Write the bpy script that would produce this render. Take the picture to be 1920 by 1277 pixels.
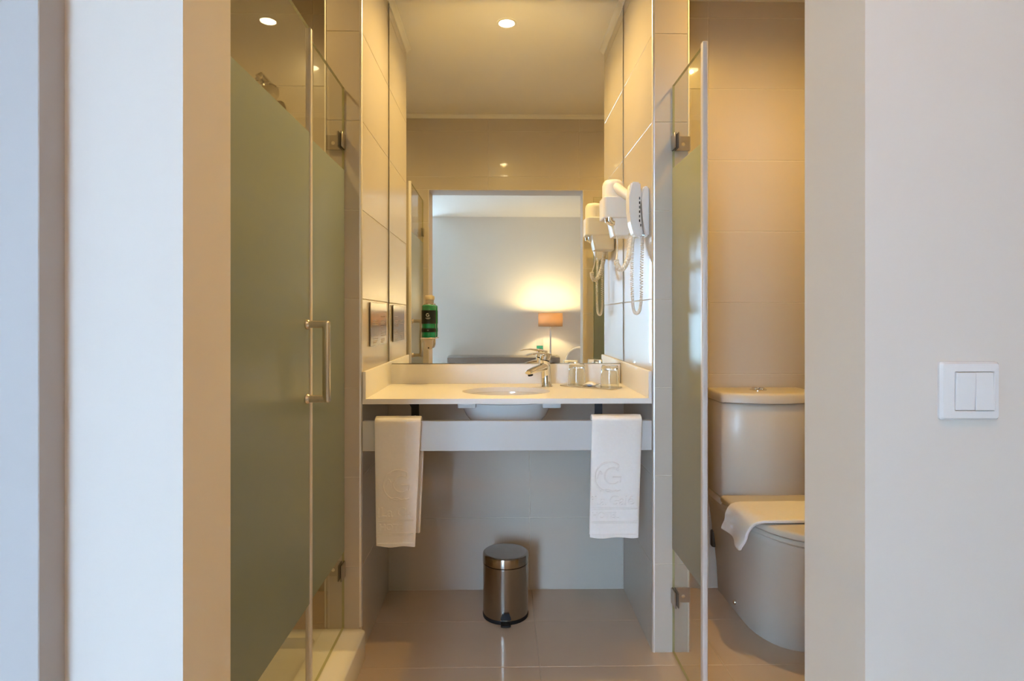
import bpy, bmesh, math, random
from mathutils import Vector, Matrix
random.seed(7)
PI = math.pi
for o in list(bpy.data.objects): bpy.data.objects.remove(o, do_unlink=True)
S = bpy.context.scene
C = S.collection

# ------------------------------------------------------------------ camera
cam = bpy.data.cameras.new('camera'); cam.lens = 1140/1920*36; cam.sensor_width = 36
cam.shift_y = -41.5/1920; cam.clip_start = 0.02
co = bpy.data.objects.new('camera', cam); C.objects.link(co)
co.location = (0, 0, 1.13); co.rotation_euler = (PI/2, 0, -math.radians(1.05))
S.camera = co
# ------------------------------------------------------------------ sky, daylight, exposure
W = bpy.data.worlds.new('sky'); S.world = W; W.use_nodes = True
bg = W.node_tree.nodes['Background']
bg.inputs[0].default_value = (0.43, 0.655, 1.0, 1); bg.inputs[1].default_value = 50
S.view_settings.view_transform = 'Standard'; S.view_settings.look = 'None'
S.view_settings.gamma = 1; S.view_settings.use_curve_mapping = False
S.view_settings.exposure = 0.0
pl = bpy.data.lights.new('window_portal', 'AREA'); pl.shape = 'RECTANGLE'; pl.size = 0.95; pl.size_y = 2.2
pl.cycles.is_portal = True
po = bpy.data.objects.new('window_portal', pl); C.objects.link(po)
po.location = (-1.405, -3.37, 1.15); po.rotation_euler = (PI/2, 0, PI)      # faces +Y, into the room
WARM = (1.0, 0.67, 0.225)
SPOT_SINK, SPOT_WC, SPOT_SHOWER, LAMP = 47, 52, 28, 23
SPOT_HALL = 35

# ------------------------------------------------------------------ materials
def nodes(name):
    m = bpy.data.materials.new(name); m.use_nodes = True
    nt = m.node_tree; return m, nt, nt.nodes['Principled BSDF']
def mat(name, col, rough=0.5, metal=0.0, spec=0.5, coat=0.0, noise=0.0, nscale=30, bump=0.0, bscale=200, rnd=0.0, bdist=0.001, coatr=0.03):
    m, nt, b = nodes(name)
    b.inputs['Base Color'].default_value = (*col, 1)
    b.inputs['Roughness'].default_value = rough; b.inputs['Metallic'].default_value = metal
    b.inputs['Specular IOR Level'].default_value = spec
    b.inputs['Coat Weight'].default_value = coat; b.inputs['Coat Roughness'].default_value = coatr
    tc = nt.nodes.new('ShaderNodeTexCoord')
    if noise or rnd:
        n = nt.nodes.new('ShaderNodeTexNoise'); n.inputs['Scale'].default_value = nscale; n.inputs['Detail'].default_value = 4
        nt.links.new(tc.outputs['Object'], n.inputs['Vector'])
        mr = nt.nodes.new('ShaderNodeMapRange'); mr.inputs['To Min'].default_value = 1-noise; mr.inputs['To Max'].default_value = 1+noise
        nt.links.new(n.outputs['Fac'], mr.inputs['Value'])
        val = mr.outputs['Result']
        if rnd:
            oi = nt.nodes.new('ShaderNodeObjectInfo'); m2 = nt.nodes.new('ShaderNodeMapRange')
            m2.inputs['To Min'].default_value = 1-rnd; m2.inputs['To Max'].default_value = 1+rnd
            nt.links.new(oi.outputs['Random'], m2.inputs['Value'])
            mu = nt.nodes.new('ShaderNodeMath'); mu.operation = 'MULTIPLY'
            nt.links.new(val, mu.inputs[0]); nt.links.new(m2.outputs['Result'], mu.inputs[1]); val = mu.outputs[0]
        vm = nt.nodes.new('ShaderNodeVectorMath'); vm.operation = 'SCALE'; vm.inputs[0].default_value = col
        nt.links.new(val, vm.inputs['Scale']); nt.links.new(vm.outputs[0], b.inputs['Base Color'])
    if bump:
        n = nt.nodes.new('ShaderNodeTexNoise'); n.inputs['Scale'].default_value = bscale; n.inputs['Detail'].default_value = 3
        nt.links.new(tc.outputs['Object'], n.inputs['Vector'])
        bp = nt.nodes.new('ShaderNodeBump'); bp.inputs['Strength'].default_value = bump; bp.inputs['Distance'].default_value = bdist
        nt.links.new(n.outputs['Fac'], bp.inputs['Height']); nt.links.new(bp.outputs[0], b.inputs['Normal'])
    return m
def clear_glass(name, tint, refl_ior=1.5):
    m = bpy.data.materials.new(name); m.use_nodes = True; nt = m.node_tree; nt.nodes.clear()
    out = nt.nodes.new('ShaderNodeOutputMaterial'); mx = nt.nodes.new('ShaderNodeMixShader')
    t = nt.nodes.new('ShaderNodeBsdfTransparent'); t.inputs[0].default_value = (*tint, 1)
    g = nt.nodes.new('ShaderNodeBsdfGlossy'); g.inputs['Roughness'].default_value = 0.0
    f = nt.nodes.new('ShaderNodeFresnel'); f.inputs[0].default_value = refl_ior
    ge = nt.nodes.new('ShaderNodeNewGeometry'); mu = nt.nodes.new('ShaderNodeMath'); mu.operation = 'SUBTRACT'; mu.use_clamp = True   # reflect at the entry face only
    nt.links.new(f.outputs[0], mu.inputs[0]); nt.links.new(ge.outputs['Backfacing'], mu.inputs[1])
    nt.links.new(mu.outputs[0], mx.inputs[0]); nt.links.new(t.outputs[0], mx.inputs[1]); nt.links.new(g.outputs[0], mx.inputs[2])
    nt.links.new(mx.outputs[0], out.inputs[0]); return m
def frost(name):
    m = bpy.data.materials.new(name); m.use_nodes = True; nt = m.node_tree; nt.nodes.clear()
    out = nt.nodes.new('ShaderNodeOutputMaterial'); mx = nt.nodes.new('ShaderNodeMixShader')
    tl = nt.nodes.new('ShaderNodeBsdfTranslucent'); tl.inputs[0].default_value = (0.50, 0.59, 0.64, 1)
    df = nt.nodes.new('ShaderNodeBsdfDiffuse')
    n = nt.nodes.new('ShaderNodeTexNoise'); n.inputs['Scale'].default_value = 3
    tc = nt.nodes.new('ShaderNodeTexCoord'); nt.links.new(tc.outputs['Object'], n.inputs['Vector'])
    r = nt.nodes.new('ShaderNodeValToRGB')
    r.color_ramp.elements[0].color = (0.30, 0.37, 0.41, 1); r.color_ramp.elements[1].color = (0.33, 0.40, 0.44, 1)
    nt.links.new(n.outputs['Fac'], r.inputs[0]); nt.links.new(r.outputs[0], df.inputs[0])
    mx.inputs[0].default_value = 0.18
    nt.links.new(tl.outputs[0], mx.inputs[1]); nt.links.new(df.outputs[0], mx.inputs[2])
    g = nt.nodes.new('ShaderNodeBsdfGlossy'); g.inputs['Roughness'].default_value = 0.22
    ge = nt.nodes.new('ShaderNodeNewGeometry'); f = nt.nodes.new('ShaderNodeFresnel'); f.inputs[0].default_value = 1.38
    mu = nt.nodes.new('ShaderNodeMath'); mu.operation = 'SUBTRACT'; mu.use_clamp = True; m2 = nt.nodes.new('ShaderNodeMixShader')
    nt.links.new(f.outputs[0], mu.inputs[0]); nt.links.new(ge.outputs['Backfacing'], mu.inputs[1]); nt.links.new(mu.outputs[0], m2.inputs[0])
    nt.links.new(mx.outputs[0], m2.inputs[1]); nt.links.new(g.outputs[0], m2.inputs[2])
    nt.links.new(m2.outputs[0], out.inputs[0]); return m
def emit(name, col, s):
    m = bpy.data.materials.new(name); m.use_nodes = True; nt = m.node_tree; nt.nodes.clear()
    out = nt.nodes.new('ShaderNodeOutputMaterial'); e = nt.nodes.new('ShaderNodeEmission')
    e.inputs[0].default_value = (*col, 1); e.inputs[1].default_value = s
    nt.links.new(e.outputs[0], out.inputs[0]); return m
M = {}
M['tile'] = mat('glazed_beige_wall_tile', (0.56, 0.50, 0.43), 0.28, spec=0.35, coat=0.55, noise=0.03, nscale=5, rnd=0.02, coatr=0.035)
M['grout'] = mat('pale_grout', (0.72, 0.66, 0.56), 0.8, noise=0.06, nscale=60)
M['ftile'] = mat('polished_beige_floor_tile', (0.60, 0.475, 0.36), 0.3, coat=0.6, noise=0.06, nscale=4, rnd=0.02, coatr=0.05)
M['fgrout'] = mat('floor_grout', (0.55, 0.47, 0.38), 0.8, noise=0.08, nscale=60)
M['paint'] = mat('off_white_wall_paint', (0.88, 0.855, 0.81), 0.7, spec=0.25, noise=0.012, nscale=2, bump=0.05, bscale=300)
M['front'] = mat('greige_wall_paint', (0.69, 0.645, 0.60), 0.7, spec=0.25, noise=0.012, nscale=2, bump=0.05, bscale=300)
M['ceil'] = mat('white_ceiling_paint', (0.90, 0.88, 0.845), 0.85, spec=0.2, noise=0.015, nscale=3)
M['greypaint'] = mat('pale_grey_painted_wood', (0.47, 0.445, 0.44), 0.45, noise=0.012, nscale=8)
M['whitetrim'] = mat('white_plastic_trim', (0.86, 0.84, 0.80), 0.3, noise=0.01)
M['alu'] = mat('satin_aluminium', (0.82, 0.80, 0.78), 0.32, metal=0.75, noise=0.02, nscale=80)
M['quartz'] = mat('white_solid_surface', (0.86, 0.845, 0.825), 0.42, spec=0.35, coat=0.08, noise=0.012, nscale=90)
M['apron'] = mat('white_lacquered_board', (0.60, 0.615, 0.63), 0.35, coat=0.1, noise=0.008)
M['ceramic'] = mat('white_glazed_ceramic', (0.84, 0.83, 0.81), 0.1, coat=0.7, noise=0.01)
M['toilet'] = mat('cream_glazed_ceramic', (0.66, 0.61, 0.545), 0.34, coat=0.18, noise=0.01, coatr=0.14)
M['chrome'] = mat('polished_chrome', (0.80, 0.78, 0.75), 0.06, metal=1, noise=0.01)
M['brass'] = mat('satin_nickel', (0.66, 0.58, 0.46), 0.22, metal=1, noise=0.03, nscale=60)
M['steel'] = mat('mirror_polished_steel', (0.36, 0.315, 0.27), 0.22, metal=1, noise=0.05, nscale=14)
M['steel_lid'] = mat('scuffed_polished_steel', (0.42, 0.40, 0.39), 0.22, metal=1, noise=0.12, nscale=35)
M['clamp'] = mat('satin_steel_clamp', (0.42, 0.38, 0.33), 0.3, metal=1, noise=0.02)
M['black'] = mat('black_plastic', (0.012, 0.012, 0.014), 0.55, spec=0.2, noise=0.05)
M['rubber_and_shade'] = mat('dark_gasket_and_recess_shade', (0.04, 0.035, 0.03), 0.6, noise=0.05)
M['bracket'] = mat('black_enamel_bracket', (0.035, 0.035, 0.04), 0.45, noise=0.05)
M['plastic'] = mat('glossy_white_plastic', (0.86, 0.85, 0.84), 0.25, coat=0.3, noise=0.008)
M['dryer'] = mat('ivory_plastic', (0.86, 0.82, 0.75), 0.32, coat=0.2, noise=0.008)
M['switch'] = mat('switch_white_plastic', (0.78, 0.80, 0.82), 0.25, coat=0.25, noise=0.006)
M['towel'] = mat('white_terry_cotton', (0.93, 0.915, 0.90), 0.95, spec=0.1, noise=0.03, nscale=120, bump=0.5, bscale=900, bdist=0.0012)
M['mirror'] = mat('mirror_silvering', (0.93, 0.94, 0.92), 0.0, metal=1)
M['mirror_edge'] = mat('mirror_edge', (0.10, 0.10, 0.07), 0.3, noise=0.05)
M['pane'] = clear_glass('clear_glass', (0.965, 0.975, 0.955))
M['pane_edge'] = mat('green_glass_edge', (0.36, 0.36, 0.16), 0.15, spec=0.6, noise=0.05)
M['frost'] = frost('frosted_film')
M['seal'] = mat('translucent_edge_seal', (0.66, 0.62, 0.60), 0.3, coat=0.3, noise=0.0)
M['green'] = mat('green_liquid_bottle', (0.0, 0.20, 0.075), 0.15, coat=0.6, noise=0.03)
M['label'] = mat('black_label', (0.006, 0.014, 0.010), 0.35, noise=0.03)
M['print'] = mat('pale_print', (0.62, 0.66, 0.62), 0.6, noise=0.02)
M['cream'] = mat('cream_pump_cap', (0.72, 0.62, 0.42), 0.35, noise=0.02)
M['clearplastic'] = mat('milky_clear_plastic', (0.62, 0.54, 0.46), 0.25, coat=0.3, noise=0.03)
M['plaque'] = mat('brushed_bronze_plate', (0.20, 0.165, 0.145), 0.1, metal=0.6, noise=0.03)
M['plaque_text'] = mat('plaque_print', (0.36, 0.30, 0.25), 0.5, noise=0.02)
M['sachet'] = mat('white_paper_sachet', (0.84, 0.80, 0.75), 0.5, noise=0.03)
M['sachet_blue'] = mat('blue_print', (0.20, 0.32, 0.62), 0.5, noise=0.03)
M['wood'] = mat('grey_brown_desk', (0.28, 0.235, 0.20), 0.4, noise=0.08, nscale=20)
M['bedfloor'] = mat('bedroom_floor_tile', (0.64, 0.58, 0.50), 0.35, noise=0.06, nscale=5)
M['shade'] = None
M['card_white'] = mat('white_card', (0.82, 0.80, 0.76), 0.6, noise=0.01)
M['card_green'] = mat('green_print', (0.05, 0.42, 0.28), 0.6, noise=0.02)
M['card_pink'] = mat('pink_print', (0.72, 0.22, 0.32), 0.6, noise=0.02)
M['card_dark'] = mat('dark_print', (0.10, 0.11, 0.12), 0.6, noise=0.02)
M['curtain'] = mat('white_curtain', (0.86, 0.86, 0.84), 0.9, noise=0.02)
M['leaf'] = mat('hedge_leaf', (0.16, 0.30, 0.07), 0.6, noise=0.4, nscale=4)
M['lawn'] = mat('pale_stone_terrace', (0.50, 0.48, 0.46), 0.9, noise=0.1, nscale=6)
M['bulb'] = emit('warm_lamp_glow', (1.0, 0.80, 0.50), 60)
def glassmat(name, col):
    m, nt, b = nodes(name); b.inputs['Base Color'].default_value = (*col, 1); b.inputs['Transmission Weight'].default_value = 1
    b.inputs['Roughness'].default_value = 0.0; b.inputs['IOR'].default_value = 1.45; return m
M['tumbler'] = glassmat('tumbler_glass', (0.97, 0.985, 0.97))
M['tray'] = mat('smoked_mirror_tray', (0.60, 0.57, 0.53), 0.05, metal=0.8, noise=0.02)
def shade_mat():
    m = bpy.data.materials.new('beige_lampshade_fabric'); m.use_nodes = True; nt = m.node_tree; nt.nodes.clear()
    out = nt.nodes.new('ShaderNodeOutputMaterial'); mx = nt.nodes.new('ShaderNodeMixShader'); mx.inputs[0].default_value = 0.68
    t = nt.nodes.new('ShaderNodeBsdfTranslucent'); t.inputs[0].default_value = (0.58, 0.42, 0.27, 1)
    d = nt.nodes.new('ShaderNodeBsdfDiffuse')
    n = nt.nodes.new('ShaderNodeTexNoise'); n.inputs['Scale'].default_value = 60
    r = nt.nodes.new('ShaderNodeValToRGB'); r.color_ramp.elements[0].color = (0.50, 0.38, 0.26, 1); r.color_ramp.elements[1].color = (0.56, 0.43, 0.30, 1)
    nt.links.new(n.outputs['Fac'], r.inputs[0]); nt.links.new(r.outputs[0], d.inputs[0])
    nt.links.new(t.outputs[0], mx.inputs[1]); nt.links.new(d.outputs[0], mx.inputs[2]); nt.links.new(mx.outputs[0], out.inputs[0]); return m
M['shade'] = shade_mat()

def brushed(m, amt, rot=0.0):
    nt = m.node_tree; b = nt.nodes['Principled BSDF']; tn = nt.nodes.new('ShaderNodeTangent'); tn.direction_type = 'RADIAL'; tn.axis = 'Z'
    b.inputs['Anisotropic'].default_value = amt; b.inputs['Anisotropic Rotation'].default_value = rot
    nt.links.new(tn.outputs[0], b.inputs['Tangent'])
brushed(M['steel'], 0.9, 0.25)

# ------------------------------------------------------------------ helpers
def tag(o, label=None, cat=None, group=None, kind=None):
    if label: o['label'] = label
    if cat: o['category'] = cat
    if group: o['group'] = group
    if kind: o['kind'] = kind
    return o
def wloc(o):
    v = Vector((0, 0, 0))
    while o: v += o.location; o = o.parent
    return v
def thing(name, loc, label, cat, group=None):
    o = bpy.data.objects.new(name, None); o.empty_display_size = 0.05; C.objects.link(o); o.location = loc
    return tag(o, label, cat, group)
def obj(name, bm, m, parent=None, origin=None, sharp=40, smooth=True, mats=None):
    """bm in world coordinates; becomes one mesh object"""
    org = Vector(origin) if origin is not None else (wloc(parent) if parent else Vector((0, 0, 0)))
    if len(bm.faces) > 1: bmesh.ops.recalc_face_normals(bm, faces=bm.faces[:])
    bmesh.ops.translate(bm, verts=bm.verts[:], vec=-org)
    me = bpy.data.meshes.new(name); bm.to_mesh(me); bm.free()
    for mm in ([m] if mats is None else mats): me.materials.append(mm)
    if smooth:
        me.shade_smooth(); me.set_sharp_from_angle(angle=math.radians(sharp))
    o = bpy.data.objects.new(name, me); C.objects.link(o)
    if parent: o.parent = parent; o.location = org - wloc(parent)
    else: o.location = org
    return o
def box(bm, x0, x1, y0, y1, z0, z1, bev=0, seg=2):
    b = bmesh.new(); bmesh.ops.create_cube(b, size=1)
    for v in b.verts: v.co = Vector(((x0+x1)/2+v.co.x*(x1-x0), (y0+y1)/2+v.co.y*(y1-y0), (z0+z1)/2+v.co.z*(z1-z0)))
    if bev: bmesh.ops.bevel(b, geom=b.edges[:], offset=bev, segments=seg, affect='EDGES', profile=0.5)
    return merge(bm, b)
def merge(bm, b, mi=None):
    if mi is not None:
        for f in b.faces: f.material_index = mi
    me = bpy.data.meshes.new('t'); b.to_mesh(me); b.free(); bm.from_mesh(me); bpy.data.meshes.remove(me); return bm
def B(*a, **k): return box(bmesh.new(), *a, **k)
def prism(bm, pts, z0, z1):
    lo = [bm.verts.new((x, y, z0)) for x, y in pts]; hi = [bm.verts.new((x, y, z1)) for x, y in pts]; n = len(pts)
    bm.faces.new(lo[::-1]); bm.faces.new(hi)
    for i in range(n): bm.faces.new((lo[i], lo[(i+1) % n], hi[(i+1) % n], hi[i]))
    return bm
def loft(bm, rings, closed=True, cap0=True, cap1=True):
    R = [[bm.verts.new(p) for p in r] for r in rings]
    n = len(R[0])
    for a, b in zip(R[:-1], R[1:]):
        for i in range(n if closed else n-1):
            j = (i+1) % n; bm.faces.new((a[i], a[j], b[j], b[i]))
    if closed and cap0: bm.faces.new(R[0][::-1])
    if closed and cap1: bm.faces.new(R[-1])
    return bm
def frames(pts):
    pts = [Vector(p) for p in pts]; T = []
    for i in range(len(pts)):
        a = pts[max(0, i-1)]; b = pts[min(len(pts)-1, i+1)]; T.append((b-a).normalized())
    up = Vector((0, 0, 1)) if abs(T[0].z) < 0.9 else Vector((1, 0, 0))
    u = (up - T[0]*up.dot(T[0])).normalized(); out = []
    for i, t in enumerate(T):
        u = (u - t*u.dot(t)).normalized(); out.append((pts[i], u, t.cross(u)))
    return out
def tube(bm, pts, r, seg=12, sx=1, sy=1):
    fr = frames(pts); n = len(fr); rr = r if isinstance(r, (list, tuple)) else [r]*n
    return loft(bm, [[p + u*math.cos(2*PI*k/seg)*rr[i]*sx + w*math.sin(2*PI*k/seg)*rr[i]*sy for k in range(seg)] for i, (p, u, w) in enumerate(fr)])
def coil(bm, pts, R, r, turns, seg=6, per=12):
    fr = frames(pts); N = turns*per; L = len(fr)-1; path = []
    for i in range(N+1):
        s = i/N*L; k = min(int(s), L-1); f = s-k
        p = fr[k][0].lerp(fr[k+1][0], f); u = fr[k][1].lerp(fr[k+1][1], f).normalized(); w = fr[k][2].lerp(fr[k+1][2], f).normalized()
        a = 2*PI*i/per; path.append(p + (u*math.cos(a)+w*math.sin(a))*R)
    return tube(bm, path, r, seg)
def curve(pts, n=8):
    P = [Vector(p) for p in pts]; out = []
    for i in range(len(P)-1):
        a = P[max(i-1, 0)]; b = P[i]; c = P[i+1]; d = P[min(i+2, len(P)-1)]
        for k in range(n):
            t = k/n
            out.append(0.5*((2*b)+(c-a)*t+(2*a-5*b+4*c-d)*t*t+(3*b-a-3*c+d)*t**3))
    out.append(P[-1]); return out
def cyl(bm, a, b, r0, r1=None, seg=24): return tube(bm, [a, b], [r0, r0 if r1 is None else r1], seg)
def lathe(bm, prof, cx, cy, seg=40, sx=1, sy=1, cap0=True, cap1=True):
    return loft(bm, [[(cx+r*math.cos(2*PI*k/seg)*sx, cy+r*math.sin(2*PI*k/seg)*sy, z) for k in range(seg)] for r, z in prof], cap0=cap0, cap1=cap1)
def text_mesh(txt, size, depth, mtx, bev=0):
    cu = bpy.data.curves.new('t', 'FONT'); cu.body = txt; cu.size = size; cu.extrude = depth; cu.bevel_depth = bev
    o = bpy.data.objects.new('t', cu); C.objects.link(o)
    dg = bpy.context.evaluated_depsgraph_get(); me = bpy.data.meshes.new_from_object(o.evaluated_get(dg))
    bm = bmesh.new(); bm.from_mesh(me); bmesh.ops.transform(bm, matrix=mtx, verts=bm.verts[:])
    bpy.data.objects.remove(o, do_unlink=True); bpy.data.curves.remove(cu); bpy.data.meshes.remove(me); return bm
def struct(name, bm, m, parent=None, **k):
    o = obj(name, bm, m, parent, smooth=k.pop('smooth', False), **k)
    if not parent: o['kind'] = 'structure'
    return o

# tiles: chamfered thin slabs, shared meshes
TM = {}
def tile_mesh(face, w, h, m, th=0.006, ch=0.0012):
    key = (face, round(w, 4), round(h, 4), m.name)
    if key in TM: return TM[key]
    bm = bmesh.new(); a, b = w/2, h/2
    rings = [[(-a, -b, -th), (a, -b, -th), (a, b, -th), (-a, b, -th)], [(-a, -b, -ch), (a, -b, -ch), (a, b, -ch), (-a, b, -ch)],
             [(-a+ch, -b+ch, 0), (a-ch, -b+ch, 0), (a-ch, b-ch, 0), (-a+ch, b-ch, 0)]]
    loft(bm, rings)
    rot = {'-Y': Matrix(((1, 0, 0), (0, 0, -1), (0, 1, 0))), '+Y': Matrix(((-1, 0, 0), (0, 0, 1), (0, 1, 0))),
           '+X': Matrix(((0, 0, 1), (1, 0, 0), (0, 1, 0))), '-X': Matrix(((0, 0, -1), (-1, 0, 0), (0, 1, 0))),
           '+Z': Matrix.Identity(3)}[face]
    bmesh.ops.transform(bm, matrix=rot.to_4x4(), verts=bm.verts[:])
    me = bpy.data.meshes.new('tile'); bm.to_mesh(me); bm.free(); me.materials.append(m); TM[key] = me; return me
def tiling(parent, face, plane, us, vs, m, name='wall_tile', gap=0.0022, skip=None):
    """us, vs: joint coordinates incl. both ends"""
    for u0, u1 in zip(us[:-1], us[1:]):
        for v0, v1 in zip(vs[:-1], vs[1:]):
            if skip and skip((u0+u1)/2, (v0+v1)/2): continue
            w, h = u1-u0-gap, v1-v0-gap
            if w < 0.006 or h < 0.006: continue
            me = tile_mesh(face, w, h, m); o = bpy.data.objects.new(name, me); C.objects.link(o); o.parent = parent
            cu, cv = (u0+u1)/2, (v0+v1)/2
            o.location = Vector({'Y': (cu, plane, cv), 'X': (plane, cu, cv), 'Z': (cu, cv, plane)}[face[1]]) - wloc(parent)
def joints(a, b, ref, pitch):
    k = math.ceil((a-ref)/pitch + 1e-6); out = [a]
    while ref+k*pitch < b-1e-6: out.append(ref+k*pitch); k += 1
    return out+[b]

# ------------------------------------------------------------------ the setting
ZC = 2.46; YB = 2.534; YP = 2.046; NL, NR = -0.466, 0.5125; PL, PR = -0.5909, 0.6386
XL, XR = -1.5, 1.55; YI, YO = 1.07, 0.90; OH = 1.97
G = 0.0016
ZJ = joints(0, ZC, 0, 0.2988)
fl = struct('floor', B(XL-.1, XR+.1, 1.0, YB+.1, -0.12, -G), M['fgrout'])
tiling(fl, '+Z', 0, joints(XL, XR, 0.1265, 0.6), joints(1.0, YB, 2.2675, 0.2985), M['ftile'], 'floor_tile', gap=0.0026)
ce = struct('ceiling', B(XL-.1, XR+.1, YI-.02, YB+.1, ZC, ZC+.1), M['ceil'])
wb = struct('wall_back', B(XL-.1, XR+.1, YB+G, YB+.13, -.05, ZC+.05), M['grout'])
tiling(wb, '-Y', YB, joints(XL, PL, -0.778, 0.6), ZJ, M['tile'])
tiling(wb, '-Y', YB, joints(NL, NR, 0.12, 0.6), [0, .2988, .5976, .8964, .935], M['tile'])
tiling(wb, '-Y', YB, joints(PR, XR, 0.8696, 0.6), ZJ, M['tile'])
wl = struct('wall_left', B(XL-.13, XL-G, YI-.05, YB+.1, -.05, ZC+.05), M['grout'])
tiling(wl, '+X', XL, joints(YI, YB, YB-.6, 0.6), ZJ, M['tile'])
wr = struct('wall_right', B(XR+G, XR+.13, YI-.05, YB+.1, -.05, ZC+.05), M['grout'])
tiling(wr, '-X', XR, joints(YI, YB, YB-.6, 0.6), ZJ, M['tile'])
e = 0.006
pil = struct('wall_pier_left', B(PL+G, NL-G, YP+G, YB+.01, -.05, ZC+.02), M['grout'])
tiling(pil, '-Y', YP, [PL+e, NL-e+.003], ZJ, M['tile'])
tiling(pil, '+X', NL, [YP+e, YB], ZJ, M['tile'])
tiling(pil, '-X', PL, [YP+e, YB], ZJ, M['tile'])
pir = struct('wall_pier_right', B(NR+G, PR-G, YP+G, YB+.01, -.05, ZC+.02), M['grout'])
tiling(pir, '-Y', YP, [NR+e-.003, PR-e], ZJ, M['tile'])
tiling(pir, '-X', NR, [YP+e, YB], ZJ, M['tile'])
tiling(pir, '+X', PR, [YP+e, YB], ZJ, M['tile'])
# corner profiles of the piers
for i, (x, s) in enumerate(((NL, -1), (PL, 1), (NR, 1), (PR, -1))):
    bm = bmesh.new(); w = 0.0085 if i in (0, 2) else 0.006
    pts = [(x, YP+w)] + [(x+s*w*(1-math.cos(a)), YP+w-w*math.sin(a)-.0005) for a in [k*PI/12 for k in range(0, 7)]] + [(x+s*w, YP+w)]
    pts = [(px-s*0.0006, py) for px, py in pts]
    prism(bm, pts if s > 0 else pts[::-1], 0.0 if i > 1 else 0.0955, ZC)
    struct('trim_%d' % (i+1), bm, M['alu'] if i in (0, 2) else M['whitetrim'], smooth=True)
# front wall with the opening; painted on the bedroom side and in the reveal, tiled on the bathroom side
OLo, OLi, ORo, ORi = -0.466, -0.471, 0.545, 0.5387
bm = bmesh.new(); BX0, BX1 = -3.3, 2.5
prism(bm, [(BX0, YO), (OLo, YO), (OLi, YI-G), (BX0, YI-G)], -.05, 2.6)
prism(bm, [(ORo, YO), (BX1, YO), (BX1, YI-G), (ORi, YI-G)], -.05, 2.6)
prism(bm, [(OLo, YO), (ORo, YO), (ORi, YI-G), (OLi, YI-G)], OH, 2.6)
wf = struct('wall_front', bm, M['front'])
ZF = joints(0, OH+.003, -.034, 0.2988)
tiling(wf, '+Y', YI, joints(XL, OLi-.004, -0.0845, 0.6), ZF, M['tile'])
tiling(wf, '+Y', YI, joints(ORi+.004, XR, 0.5155+.6, 0.6), ZF, M['tile'])
tiling(wf, '+Y', YI, joints(XL, XR, -0.0845, 0.6), [OH+.003, 2.056, 2.357, ZC], M['tile'])
# cove beads where the ceiling meets the walls
def bead(n, x0, x1, y0, y1, axis, sx, sy):
    w = 0.022; bm = bmesh.new(); q = [(0, 0), (w, 0), (w, -.004), (w*.65, -.010), (.010, -w*.65), (.004, -w), (0, -w)]
    if axis == 'x': loft(bm, [[(x, y0+sy*a, ZC+b) for a, b in q] for x in (x0, x1)])
    else: loft(bm, [[(x0+sx*a, y, ZC+b) for a, b in q] for y in (y0, y1)])
    struct('trim_%d' % n, bm, M['whitetrim'], smooth=True)
bead(5, XL, XR, YI, YI, 'x', 0, 1)
bead(6, NL, NL, YP, YB, 'y', 1, 0); bead(7, NR, NR, YP, YB, 'y', -1, 0)
# pale casing standing proud of the front wall at far left
bm = B(-0.95, -0.637, 0.85, YO+.002, -.0, 2.43, bev=0.0012, seg=1)
tr = struct('trim_8', bm, M['greypaint']); tag(tr, 'pale grey painted casing standing proud of wall at far left edge')

# bedroom behind the camera
struct('floor_bedroom', B(BX0, BX1, -3.45, 1.0, -.12, -.001), M['bedfloor'])
struct('ceiling_bedroom', B(BX0, BX1, -3.45, YO, 2.43, 2.55), M['ceil'])
YW = -2.74; WLX = -0.895
struct('wall_bedroom_back', B(WLX, BX1, YW-.12, YW, -.05, 2.5), M['paint'])
struct('wall_bedroom_right', B(BX1, BX1+.12, YW-.12, YO+.1, -.05, 2.5), M['paint'])
struct('wall_bedroom_left', B(BX0-.12, BX0, -3.5, YO+.1, -.05, 2.5), M['paint'])
WX0, WX1, WZ0, WZ1 = -1.88, -0.93, 0.05, 2.25; YWN = -3.33
bm = bmesh.new()
box(bm, BX0-.1, WX0, YWN-.12, YWN, -.05, 2.5); box(bm, WX1, WLX+.12, YWN-.12, YWN, -.05, 2.5)
box(bm, WX0, WX1, YWN-.12, YWN, WZ1, 2.5); box(bm, WX0, WX1, YWN-.12, YWN, -.05, WZ0)
box(bm, WLX, WLX+.12, YWN-.12, YW-.12, -.05, 2.5)
struct('wall_window', bm, M['paint'])
bm = bmesh.new(); fw = .035
for x0, x1, z0, z1 in ((WX0, WX1, WZ0, WZ0+fw), (WX0, WX1, WZ1-fw, WZ1), (WX0, WX0+fw, WZ0, WZ1), (WX1-fw, WX1, WZ0, WZ1), (-1.425, -1.385, WZ0, WZ1)):
    box(bm, x0, x1, YWN-.085, YWN-.03, z0, z1, bev=.004)
win = struct('window_1', bm, M['whitetrim'])
for x0, x1 in ((WX0+fw, -1.425), (-1.385, WX1-fw)):
    obj('pane', B(x0, x1, YWN-.062, YWN-.056, WZ0+fw, WZ1-fw), M['pane'], win, smooth=False)
lawn = struct('ground', B(-14, 12, -16, -3.5, -.3, -.12), M['lawn'])
bm = bmesh.new()
for i in range(2600):
    th = random.uniform(-5.6, 3.2); y = -7.6 + random.uniform(-.45, .45); z = random.uniform(-.1, 1.35)+.12*math.sin(th*3)
    s = random.uniform(.05, .1); c = Vector((th, y, z)); q = Matrix.Rotation(random.uniform(0, 2*PI), 3, 'Z') @ Matrix.Rotation(random.uniform(.2, 2.6), 3, 'X')
    vs = [bm.verts.new(c + q @ Vector(p)*s) for p in ((-.5, 0, 0), (0, -.3, .05), (.8, 0, 0), (0, .3, .05))]
    bm.faces.new(vs)
hd = obj('hedge', bm, M['leaf'], smooth=False)
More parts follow.
